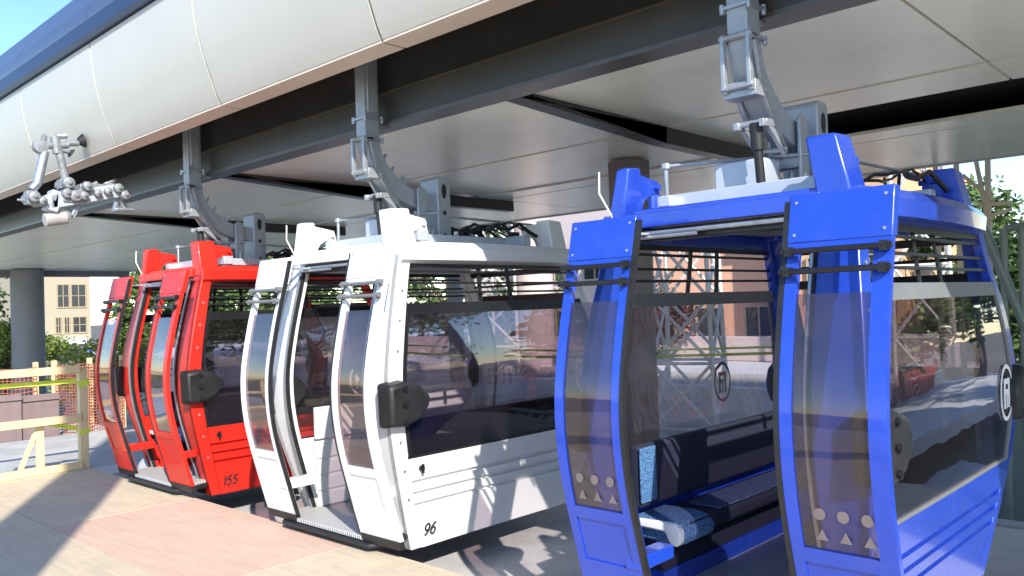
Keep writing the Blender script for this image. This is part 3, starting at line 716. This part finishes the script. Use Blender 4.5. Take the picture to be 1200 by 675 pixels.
# plywood sheets, each one a board lying on the platform
for ix in range(6):
    x1 = 3.52 - ix * 1.229; x0 = x1 - 1.22
    for iy in range(-4, 3):
        y0 = 4.92 + iy * 2.449 + (1.22 if ix % 2 and ix > 1 else 0); y1 = y0 + 2.44
        y1 = min(y1, 10.02)
        if y1 < -6: continue
        red = (ix == 0 and iy == 0)
        names = {0: 'at the cabin edge', 1: 'in the second row', 2: 'in the third row', 3: 'in the fourth row', 4: 'in the fifth row', 5: 'in the last row'}[ix]
        o = MB().box((0, 0, -.045), (x1 - x0, y1 - y0, 0)).done('plywood_sheet', PLYR if red else PLY, None, .002)
        o.location = (x0, y0, random.uniform(-.0015, .0015)); o.rotation_euler.z = random.uniform(-.0012, .0012)
        tag(o, 'red stained plywood sheet on the platform in front of the white cabin' if red else 'tan plywood sheet of the boarding platform', 'plywood', 'plywood sheets of the platform')
        if not red: pass

# ------------------------------------------------------------------ timber fence at the platform end
yF = 10.0
f = empty('timber_fence', (3.0, yF, 0), 0, 'new yellowish timber guard rail with yellow tape at the platform end', 'fence')
def fp(mb, name, m, bevel=.004):
    for v in mb.bm.verts: v.co -= Vector((3.0, yF, 0))
    return mb.done(name, m, f, bevel)
for x in (3.48, 2.05, .7):
    fp(MB().box((x - .045, yF - .045, 0), (x + .045, yF + .045, 1.13)), 'post', TIMBER)
fp(MB().box((3.0, yF + .0, .045), (3.08, yF + .045, .53)), 'post', TIMBER)
fp(MB().bar((2.84, yF + .03, .05), (3.03, yF + .03, .52), .045, .045), 'brace', TIMBER)
for z, y in ((1.075, 0), (.53, 0)):
    fp(MB().box((-1.2, yF - .085, z), (3.44, yF - .047, z + .085)), 'rail', TIMBER)
fp(MB().box((-1.2, yF - .085, .002), (3.44, yF - .047, .085)), 'toe_board', TIMBER)
tp = MB()
tp.bar((-1.2, yF + .06, 1.03), (3.45, yF + .06, .98), .004, .05); tp.bar((3.08, yF + .06, .55), (3.45, yF + .06, .44), .004, .05)
tp.bar((3.42, yF - .05, .94), (3.54, yF - .05, .97), .004, .07); tp.bar((3.42, yF - .05, .40), (3.54, yF - .05, .42), .004, .05)
fp(tp, 'caution_tape', TAPE, 0)

# netting fence, mauve boards and rubble beyond
def net(x0, x1, y0, y1, z0, z1, name, label, step=.048, m=NET, post=TIMBER):
    r = empty(name, (x0, y0, z0), 0, label, 'netting')
    o = Vector((x0, y0, z0)); a = Vector((0, 0, 0)); d = Vector((x1 - x0, y1 - y0, 0)); L = d.length; d.normalize(); H = z1 - z0
    g = MB(); n = int(L / step)
    for i in range(n + 1):
        p = d * (L * i / n); sag = .04 * math.sin(i * .5)
        g.tube([p, p + Vector((0, 0, H * .5)) + Vector((0, sag * .3, 0)), p + Vector((0, 0, H))], .006, 4, cap=False)
    k = int(H / step)
    for j in range(k + 1):
        z = H * j / k; g.tube([d * (L * t / 12) + Vector((0, .02 * math.sin(t * 2 + j), z + .015 * math.sin(t * 1.7))) for t in range(13)], .008, 4, cap=False)
    g.done('net', m, r)
    for t in (0, .5, 1):
        p = d * (L * t) + Vector((0, .05, 0)); MB().box((p.x - .035, p.y - .03, 0), (p.x + .035, p.y + .03, H + .1)).done('stake', post, r)
    return r
net(4.55, 5.75, 14.2, 14.6, -.35, .95, 'netting_fence', 'orange safety netting on timber stakes beyond the platform fence')
net(3.0, 4.6, 15.3, 15.25, .45, .9, 'netting_fence', 'low strip of orange netting above the mauve boards', .06)
for i, (x, y, w, h, l) in enumerate(((3.0, 13.9, .98, 1.0, 'mauve site hoarding board, leftmost beside the timber brace'), (4.0, 13.95, .52, .96, 'mauve site hoarding board just left of the orange netting'))):
    r = empty('hoarding_board', (x, y, -.4), .03 * i, l, 'board')
    MB().box((0, 0, 0), (w, .05, h)).done('sheet', MAUVE, r, .005)
    for z in (h - .09, .1): MB().box((0, -.03, z), (w, -.002, z + .06)).done('batten', MAUVE, r)
ground('rubble_yard', (-2, 10.06, -1.6), (2.98, 30, -.42), CONC)
ground('far_yard', (2.99, 13.25, -1.6), (9, 30, -.42), CONC)
rb = random.Random(11)
for i in range(9):
    x = rb.uniform(2.2, 3.9); y = rb.uniform(11.0, 13.4) if x < 2.8 else rb.uniform(13.4, 14)
    z = -.42
    o = MB().hexa([(-.2, -.15, 0), (.22, -.2, 0), (.25, .18, 0), (-.18, .2, 0)], [(-.15, -.1, .14), (.2, -.14, .2), (.2, .15, .17), (-.14, .16, .12)]).done('concrete_block', CONCP, None, .01)
    s = rb.uniform(.8, 1.9); o.scale = (s, s, s * rb.uniform(.7, 1.4)); o.location = (x, y, z); o.rotation_euler.z = rb.uniform(0, 3)
    tag(o, 'broken grey concrete block in the yard behind the timber fence', 'rubble', 'broken concrete blocks behind the timber fence')
o = empty('steel_offcut', (2.6, 11.9, -.42), 1.0, 'bluish steel channel lying tilted behind the timber fence', 'steel beam')
MB().box((-.7, -.1, .25), (.7, .1, .27)).box((-.7, -.1, .10), (.7, -.08, .25)).box((-.7, .08, .10), (.7, .1, .25)).done('channel', ROOFG, o)
MB().box((-.6, -.12, 0), (-.5, .12, .10)).box((.5, -.12, 0), (.6, .12, .10)).done('skid', TIMBER, o)

# ------------------------------------------------------------------ grip mechanism by the fascia
GY = 9.3
GRIPM = mat('dull_cast_metal', (.24, .25, .26), .5, metal=.3, var=.3, scale=20)
def gp(px, py, dy=0): 
    p = at(px, py, 1, GY + dy); return p
gc = gp(90, 220)
gr = empty('grip_mechanism', gc, 0, 'grey steel grip mechanism with two tubes hanging in front of the pale edge panels', 'mechanism')
def gpart(pts, r, name, m=LINKM, **k):
    pass
def G(px, py, dy=0): return gp(px, py, dy) - gc
m = MB()
m.tube([G(52, 178), G(44, 215), G(37, 222)], .045, 14)
m.done('grey_tube', STEELG, gr)
m = MB().tube([G(67, 170), G(72, 190), G(77, 212)], .04, 14); m.done('pale_tube', GRIPM, gr)
m = MB()
m.tube([G(45, 171), G(80, 170)], .035, 12); m.tube([G(64, 160), G(67, 180)], .045, 12)
m.tube([G(78, 168), G(92, 168)], .03, 10); m.lathe(G(47, 172), [(.02, -.05), (.07, -.04), (.07, .04), (.02, .05)], 12, 1)
m.tube([G(72, 176), G(81, 178)], .024, 10)
m.tube([G(50, 168, 0), G(52, 160, .25)], .03, 10)
m.done('top_link', GRIPM, gr)
m = MB()
for (a, b, c, d, r) in ((92, 166, 98, 165, .075), (81, 178, 84, 180, .055)):
    p, q = G(a, b), G(c, d); m.tube([p, q], r * .5, 14, r)
m.done('rubber_cup', RUBBER, gr)
m = MB()
m.bar(G(52, 238), G(138, 224), .16, .15)
m.bar(G(58, 248), G(66, 225), .16, .12)
m.done('main_beam', ROOFG, gr, .012)
m = MB()
for (x, y, w_, h_, d_) in ((36, 232, .10, .14, .12), (46, 236, .12, .09, .14), (76, 216, .12, .10, .12), (84, 231, .22, .13, .20), (98, 224, .12, .13, .16), (128, 218, .10, .05, .12), (112, 218, .18, .04, .10)):
    c = G(x, y); m.box((c.x - w_ / 2, c.y - d_ / 2, c.z - h_ / 2), (c.x + w_ / 2, c.y + d_ / 2, c.z + h_ / 2))
for (x, y, r_) in ((36, 232, .055), (46, 237, .04), (76, 216, .06), (74, 228, .05), (84, 231, .06), (94, 231, .045), (98, 220, .05), (110, 228, .04), (122, 226, .04), (134, 222, .05), (142, 230, .05)):
    c = G(x, y); m.lathe(c, [(r_ * .5, -.15), (r_, -.14), (r_, .14), (r_ * .5, .15)], 14, 1)
    m.lathe(c, [(r_ * .35, -.17), (r_ * .35, -.12)], 6, 1)
m.tube([G(20, 234), G(40, 236)], .013, 8)
m.tube([G(98, 214), G(106, 218), G(114, 214)], .022, 10); m.tube([G(74, 224), G(90, 224)], .03, 10)
m.done('cast_fitting', GRIPM, gr, .006)
m = MB()
m.bar(G(122, 216), G(136, 211), .05, .03); m.bar(G(140, 226), G(147, 246), .05, .05); m.bar(G(138, 228), G(134, 246), .05, .04); m.bar(G(133, 246), G(155, 246), .12, .03)
m.done('jaw', STEELG, gr, .006)
m = MB(); m.bar(G(70, 240), G(84, 256), .04, .05); m.bar(G(84, 256), G(92, 240), .04, .05)
m.done('lever', STEELG, gr, .006)
m = MB().tube([G(52, 258), G(78, 255)], .07, 18)
m.done('spring_cylinder', mat('pale_grey_pink', (.36, .34, .33), .5), gr, .01)
gb = MB().tube([G(66, 160), G(66, 160) + Vector((.10, .0, .02))], .03, 10).done('wall_mount', LINKM, gr)

# ------------------------------------------------------------------ trees
def tree(x, y, z, h, cr, n, label, leaf=LEAF, name='broadleaf_tree', ls=.16, group=None, squash=1.0, seed=None):
    rn = random.Random(seed if seed is not None else int(x * 13 + y * 7))
    t = empty(name, (x, y, z), 0, label, 'tree', group)
    tr = MB(); th = h * .45
    pts = [Vector((0, 0, 0)), Vector((rn.uniform(-.1, .1), rn.uniform(-.1, .1), th * .5)), Vector((rn.uniform(-.2, .2), rn.uniform(-.2, .2), th))]
    tr.tube(pts, h * .03, 10, h * .018)
    blobs = []
    for k in range(9):
        a = rn.uniform(0, 6.28); rr = cr * rn.uniform(.35, .85); zz = th + (h - th) * rn.uniform(-.1, .85)
        e = Vector((math.cos(a) * rr, math.sin(a) * rr, zz)); mid = pts[2].lerp(e, .5) + Vector((0, 0, .1 * h * rn.random()))
        tr.tube([pts[2], mid, e], h * .012, 6, h * .004)
        blobs.append((e, cr * rn.uniform(.32, .58)))
    blobs.append((Vector((0, 0, h * .85)), cr * .5)); blobs.append((Vector((0, 0, th * 1.1)), cr * .6))
    tr.done('trunk', BARK, t)
    verts = []; faces = []
    while len(faces) < n:
        c, r = rn.choice(blobs)
        # small clump of leaves
        u = Vector((rn.gauss(0, 1), rn.gauss(0, 1), rn.gauss(0, 1))).normalized() * r * (rn.random() ** .4)
        u.z *= .75 * squash; cc = c + u
        for _ in range(7):
            p = cc + Vector((rn.gauss(0, 1), rn.gauss(0, 1), rn.gauss(0, .8))) * ls * 1.1
            a = Vector((rn.uniform(-1, 1), rn.uniform(-1, 1), rn.uniform(-.6, .6))).normalized() * ls * rn.uniform(.5, 1)
            b = a.cross(Vector((rn.uniform(-1, 1), rn.uniform(-1, 1), rn.uniform(-1, 1)))).normalized() * ls * rn.uniform(.25, .5)
            i = len(verts); verts += [p - a, p + b, p + a, p - b]; faces.append((i, i + 1, i + 2, i + 3))
    me = bpy.data.meshes.new('crown'); me.from_pydata(verts, [], faces); me.materials.append(leaf)
    o = bpy.data.objects.new('crown', me); COL.objects.link(o); o.parent = t
    return t
# right side, beyond the blue cabin
tree(21, 5.2, -1.6, 5.9, 1.9, 13000, 'green tree against the sky at the right edge, behind the scaffold poles', LEAF, ls=.13)
tree(19.5, 3.4, -1.6, 4.6, 1.8, 10000, 'darker green tree lower at the right edge behind the steel frame', LEAF3, ls=.12)
tree(24, 8.4, -1.6, 6.5, 2.6, 5000, 'tall green tree seen above the blue cabin roof', LEAF, ls=.14)
tree(16.5, 11.2, -1.6, 4.2, 1.3, 4500, 'plum leaved tree in front of the orange wall seen through the blue cabin', LEAF4, ls=.09)
# behind the white and red cabins
tree(20, 22, -1.6, 7.0, 3.2, 5000, 'dense green tree seen through the white cabin window', LEAF3, ls=.16)
tree(15, 24, -1.6, 6.5, 2.8, 5000, 'green tree seen between the white and red cabins', LEAF, ls=.16)
tree(13.8, 27.5, -1.6, 6.0, 1.8, 5000, 'dark green tree seen through the red cabin', LEAF3, ls=.16)
tree(14.7, 36, -1.6, 5.6, 1.1, 5000, 'green bush like tree just left of the red cabin', LEAF, ls=.15)
tree(7.3, 27.2, -1.6, 3.4, 1.0, 3000, 'yellow green shrub at the foot of the far column', LEAF2, 'shrub', ls=.12, squash=1)
tree(10.0, 47, -1.6, 7.2, 1.8, 6000, 'tall green tree left of the far column', LEAF, ls=.18)
tree(24.3, 76, -5, 5.4, 1.7, 4000, 'round yellow green tree in front of the tan building', LEAF2, ls=.22)
tree(38.5, 84, -2.2, 12.0, 3.6, 5000, 'tall tree to the right of the tan building', LEAF, ls=.3)
tree(17.5, 70, -2.2, 11, 2.6, 5000, 'leafy tree at the left edge beyond the column', LEAF3, ls=.28)
tree(6.4, 17.6, -.5, 1.7, 1.1, 3500, 'yellow flowering shrub behind the orange netting', LEAF2, 'shrub', ls=.08)
# trees reflected in the right hand panes, standing on the terrace side
for i, (x, y, h, c) in enumerate(((16, -3.6, 6.5, 2.0), (23, -3.4, 8.5, 2.6), (26, -9, 10, 4), (11, -13, 9, 3.6), (5, -19, 9, 3.6), (20, -16, 10, 4))):
    lab = ['tree on the terrace side nearest the blue cabin', 'tree beside the terrace to the right of the view', 'large tree far out past the right of the view', 'tree behind the camera on the right', 'tree far behind the camera', 'big tree behind the terrace fence'][i]
    tree(x, y, -1.6, h, c, 4500, lab, LEAF3 if i % 2 else LEAF, ls=.2)

# ------------------------------------------------------------------ buildings
def building(name, x0, y0, x1, y1, z0, z1, m, label, wins, face='x', trim=None, depth=.12):
    b = empty(name, (x0, y0, z0), 0, label, 'building')
    MB().box((0, 0, 0), (x1 - x0, y1 - y0, z1 - z0)).done('wall', m, b)
    MB().box((-.12, -.12, z1 - z0 + .002), (x1 - x0 + .12, y1 - y0 + .12, z1 - z0 + .25)).done('roof', trim or m, b)
    for (u0, u1, w0, w1) in wins:
        if face == 'x':
            w = MB().box((-.04, u0, w0), (-.003, u1, w1)).done('window', WIN, b)
            fr = MB()
            for (a, c, d, e) in ((u0 - .05, u0, w0, w1), (u1, u1 + .05, w0, w1), (u0 - .05, u1 + .05, w1, w1 + .06), (u0 - .08, u1 + .08, w0 - .07, w0), ((u0 + u1) / 2 - .02, (u0 + u1) / 2 + .02, w0, w1)):
                fr.box((-.09, a, d), (-.0415, c, e))
            fr.done('frame', trim or CRMB, w)
        else:
            w = MB().box((u0, -.04, w0), (u1, -.003, w1)).done('window', WIN, b)
            fr = MB(); nn = max(2, int((u1 - u0) / .5))
            for (a, c, d, e) in [(u0 - .08, u0, w0, w1), (u1, u1 + .08, w0, w1), (u0 - .08, u1 + .08, w1, w1 + .1), (u0 - .12, u1 + .12, w0 - .12, w0), (u0, u1, (w0 + w1) / 2 - .03, (w0 + w1) / 2 + .03)] + [(u0 + (u1 - u0) * k / nn - .03, u0 + (u1 - u0) * k / nn + .03, w0, w1) for k in range(1, nn)]:
                fr.box((a, -.10, d), (c, -.0415, e))
            fr.done('frame', trim or CRMB, w)
    return b
building('peach_building', 22, 9.6, 28, 15.2, -1.6, 6, PEACH, 'peach rendered building seen through the blue cabin', [(1.0, 1.8, 2.0, 3.0), (2.6, 3.4, 2.0, 3.0), (4.2, 5.0, 2.0, 3.0), (1.0, 5.0, 1.0, 1.25)])
building('orange_building', 20.6, 6.6, 26, 9.4, -1.6, 4.6, ORANGE, 'orange rendered wall with small windows right of the peach building', [(.5, 1.1, 3.2, 4.2), (1.7, 2.3, 3.2, 4.2)])
building('pale_building', 25, 15.6, 32, 26, -1.6, 7, PINKW, 'pale pinkish building seen through the white cabin windows', [(1 + 2 * i, 2 + 2 * i, 1.6 + 2.6 * j, 3.0 + 2.6 * j) for i in range(4) for j in range(2)])
tb = building('tan_building', 25.3, 90, 32.3, 100, -6, 10.5, CRMB, 'tan three storey building with dark windows beyond the platform fence',
         [(3.9, 4.9, 9.2, 11.4), (5.2, 6.5, 9.2, 11.4), (3.7, 4.1, 6.6, 8.1), (4.5, 4.9, 6.6, 8.1), (5.3, 6.5, 6.6, 8.1)], 'y', TANB)
MB().box((-.2, -.5, 5.4), (6.4, -.05, 6.05)).done('sign_band', mat('sign_white', (.7, .7, .7), .6), tb)
text_mesh('sign_lettering', 'MI', .5, mat('sign_blue', (.05, .08, .35), .5), Matrix.Translation((3.6, -.52, 5.5)) @ Matrix.Rotation(R(90), 4, 'X'), tb)
MB().box((2.6, -.6, 2.6), (7.5, -.05, 5.0)).done('shop_opening', WIN, tb)
MB().box((5.9, -.7, 3.6), (6.8, -.61, 4.7)).done('blue_banner', mat('banner_blue', (.06, .18, .5), .6), tb)
MB().box((-6, -2.5, 1.6), (9.5, -1.5, 2.5)).done('canopy_slab', mat('slab_white', (.75, .75, .73), .6), tb)
MB().box((-6, -1.4, 0), (9.5, -.8, 1.58)).done('ground_floor_wall', TANB, tb)

# low concrete parapet and terraces past the cabins
def wallthing(name, lo, hi, m, label, cat='wall'):
    o = MB().box(tuple(a - b for a, b in zip(lo, lo)), tuple(b - a for a, b in zip(lo, hi))).done(name, m, None, .015)
    o.location = lo; return tag(o, label, cat)
wallthing('parapet_wall', (12.7, 4.2, -1.6), (12.95, 20, .16), CONCP, 'low pale concrete parapet seen through the blue cabin')
wallthing('terrace_wall', (17.0, 4.6, .26), (17.3, 26, .80), PINKW, 'low pinkish terrace wall behind the parapet')
wallthing('retaining_wall', (12.0, 1.2, -1.6), (12.3, 4.0, .62), WALLG, 'grey green concrete wall at the right edge behind the balustrade')
ground('upper_terrace', (14.2, 4.4, -1.6), (40, 40, .25), CONCP)
ground('lower_terrace', (7.72, -.98, -1.61), (14.19, 30, -1.58), CONCP)
# balustrade
bl = empty('stone_balustrade', (9.3, .4, -1.6), 0, 'stone balustrade at the lower right corner beyond the blue cabin', 'balustrade')
MB().box((-.12, 0, .86), (.12, 3.0, .95)).done('top_rail', STONE, bl, .015)
MB().box((-.12, 0, 0), (.12, 3.0, .10)).done('base_rail', STONE, bl, .01)
for i in range(12):
    MB().lathe((0, .14 + .25 * i, .10), [(.065, 0), (.065, .06), (.04, .09), (.05, .14), (.075, .26), (.055, .42), (.035, .56), (.055, .64), (.065, .68), (.065, .755)], 14).done('baluster', STONE, bl)
# steel tower at the right edge
tw = empty('tube_tower', (10.2, 2.25, -1.6), 0, 'green grey steel tube frame at the right edge beside the blue cabin', 'steel frame')
def B(mb, px0, py0, px1, py1, x=10.2, r=.05, x2=None):
    o = Vector((10.2, 2.25, -1.6)); mb.tube([at(px0, py0, 0, x) - o, at(px1, py1, 0, x2 or x) - o], r, 10)
m = MB()
B(m, 1150, 262, 1203, 385, r=.055); m.done('diagonal_tube', GREENST, tw)
m = MB(); B(m, 1176, 268, 1184, 640, r=.04); B(m, 1178, 268, 1215, 262, r=.04); B(m, 1197, 263, 1206, 640, r=.035); B(m, 1180, 430, 1215, 427, r=.03); m.done('upright_frame', GREENST, tw)
# timber scaffold poles
sc = empty('timber_scaffold', (11, 3.2, -1.6), 0, 'timber scaffold of poles and planks behind the blue cabin roof', 'scaffold')
m = MB(); o = Vector((11, 3.2, -1.6))
for (a, b, c, d, r) in ((1120, 180, 1138, 620, .028), (1157, 165, 1165, 620, .028), (1139, 165, 1158, 260, .022), (1128, 205, 1165, 235, .02), (1146, 240, 1185, 238, .022), (1150, 256, 1186, 245, .02), (1096, 190, 1112, 600, .026)):
    m.bar(at(a, b, 0, 11) - o, at(c, d, 0, 11) - o, r * 2, r * 1.6, (1, 0, 0))
m.done('pole', mat('weathered_timber', (.62, .52, .38), .8, var=.15), sc)
# pale lattice mast seen through the cabins
def lattice(name, x, y, z0, z1, w, label, m=PALEST, r=.03, n=5):
    t = empty(name, (x, y, z0), .3, label, 'mast'); H = z1 - z0
    for i, (a, b) in enumerate(((-1, -1), (1, -1), (1, 1), (-1, 1))):
        MB().tube([(a * w, b * w, 0), (a * w * .8, b * w * .8, H)], r * 1.3, 8).done('leg', m, t)
    g = MB()
    for k in range(n):
        za, zb = H * k / n, H * (k + 1) / n
        C = [(-w, -w), (w, -w), (w, w), (-w, w)]
        for i in range(4):
            p, q = C[i], C[(i + 1) % 4]; s0 = 1 - .2 * k / n; s1 = 1 - .2 * (k + 1) / n
            g.tube([(p[0] * s0, p[1] * s0, za), (q[0] * s1, q[1] * s1, zb)], r, 6); g.tube([(q[0] * s0, q[1] * s0, za), (p[0] * s1, p[1] * s1, zb)], r, 6)
            g.tube([(p[0] * s1, p[1] * s1, zb), (q[0] * s1, q[1] * s1, zb)], r, 6)
    g.done('bracing', m, t)
    return t
lattice('lattice_mast', 12.5, 7.6, -1.6, 3.9, .55, 'pale steel lattice seen through the blue cabin doorway')
lattice('lattice_mast', 14.5, 13.9, -1.6, 4.2, .7, 'pale steel lattice seen through the white cabin window', r=.035)
lattice('lattice_mast', 15.5, 4.7, -1.6, 4.6, .5, 'pale steel lattice behind the timber scaffold poles', r=.03)
column(14.5, 12.9, -1.6, 4.4, .45, 'pale pinkish round column seen through the white cabin window', PINKW)
column(11.5, 12.4, -1.6, 4.4, .16, 'slim dark post seen through the white cabin window', COLM)
# caution tapes strung past the cabins
t = MB()
for (x0, y0, z0, x1, y1, z1) in ((9.1, 3.4, 1.05, 9.1, 12.5, .95), (11.5, 5, .95, 11.5, 14, .9)):
    t.tube([(x0 + (x1 - x0) * k / 10, y0 + (y1 - y0) * k / 10, z0 + (z1 - z0) * k / 10 - .10 * math.sin(math.pi * k / 10) + .56 * 0) for k in range(11)], .018, 4)
tag(t.done('caution_tape', TAPE, None), 'yellow green caution tape strung behind the cabins', 'tape')
# red netted railing reflected in the right hand panes
rr = empty('terrace_railing', (9.5, -3.2, -.3), 0, 'red terrace railing out past the right of the view', 'railing')
m = MB()
for i in range(60): m.tube([(i * .2, -.02 * i, 0), (i * .2, -.02 * i, 1.0)], .02, 5, cap=False)
m.tube([(0, 0, 1), (12, -1.2, 1)], .03, 6); m.tube([(0, 0, .5), (12, -1.2, .5)], .02, 6); m.done('red_bars', REDRAIL, rr)
ground('terrace_floor', (7.72, -12, -.7), (24, -1.0, -.30), CONCP)
wallthing('terrace_kerb_wall', (8.5, -4.6, -.3), (22, -4.35, .35), PLASTW, 'white low wall on the terrace past the right of the view')

# ------------------------------------------------------------------ light, world, camera
EL = R(33); sd = Vector((.5, .866, 0)).normalized()
sun = bpy.data.lights.new('sun', 'SUN'); sun.energy = 3.3; sun.angle = R(.55); sun.color = (1, .955, .88)
so = bpy.data.objects.new('sun', sun); COL.objects.link(so)
so.rotation_euler = Vector((sd.x * math.cos(EL), sd.y * math.cos(EL), -math.sin(EL))).to_track_quat('-Z', 'Y').to_euler()
so.location = (-10, -15, 20)
w = bpy.data.worlds.new('World'); scn.world = w; w.use_nodes = True; nt = w.node_tree
sk = nt.nodes.new('ShaderNodeTexSky'); sk.sky_type = 'NISHITA'; sk.sun_disc = False
sk.sun_elevation = EL; sk.sun_rotation = math.atan2(-sd.x, -sd.y) % (2 * math.pi)
sk.air_density = 1.0; sk.dust_density = .15; sk.ozone_density = 3
bg = nt.nodes['Background']; bg.inputs[1].default_value = .15
hs = nt.nodes.new('ShaderNodeHueSaturation'); hs.inputs['Saturation'].default_value = 1.15; hs.inputs['Value'].default_value = .95; hs.inputs['Hue'].default_value = .506
nt.links.new(sk.outputs[0], hs.inputs['Color']); nt.links.new(hs.outputs[0], bg.inputs[0])
cd = bpy.data.cameras.new('camera'); co = bpy.data.objects.new('camera', cd); COL.objects.link(co)
cd.sensor_width = 36; cd.lens = FPX / 1200 * 36; cd.clip_end = 2000; cd.clip_start = .05
mw = MR.to_4x4(); mw.translation = CAM; co.matrix_world = mw
scn.camera = co
scn.view_settings.view_transform = 'Standard'; scn.view_settings.look = 'None'
scn.view_settings.exposure = 1.25; scn.view_settings.gamma = 1; scn.view_settings.use_curve_mapping = False
scn.render.engine = 'CYCLES'
scn.cycles.max_bounces = 10; scn.cycles.transparent_max_bounces = 24; scn.cycles.diffuse_bounces = 6; scn.cycles.glossy_bounces = 5
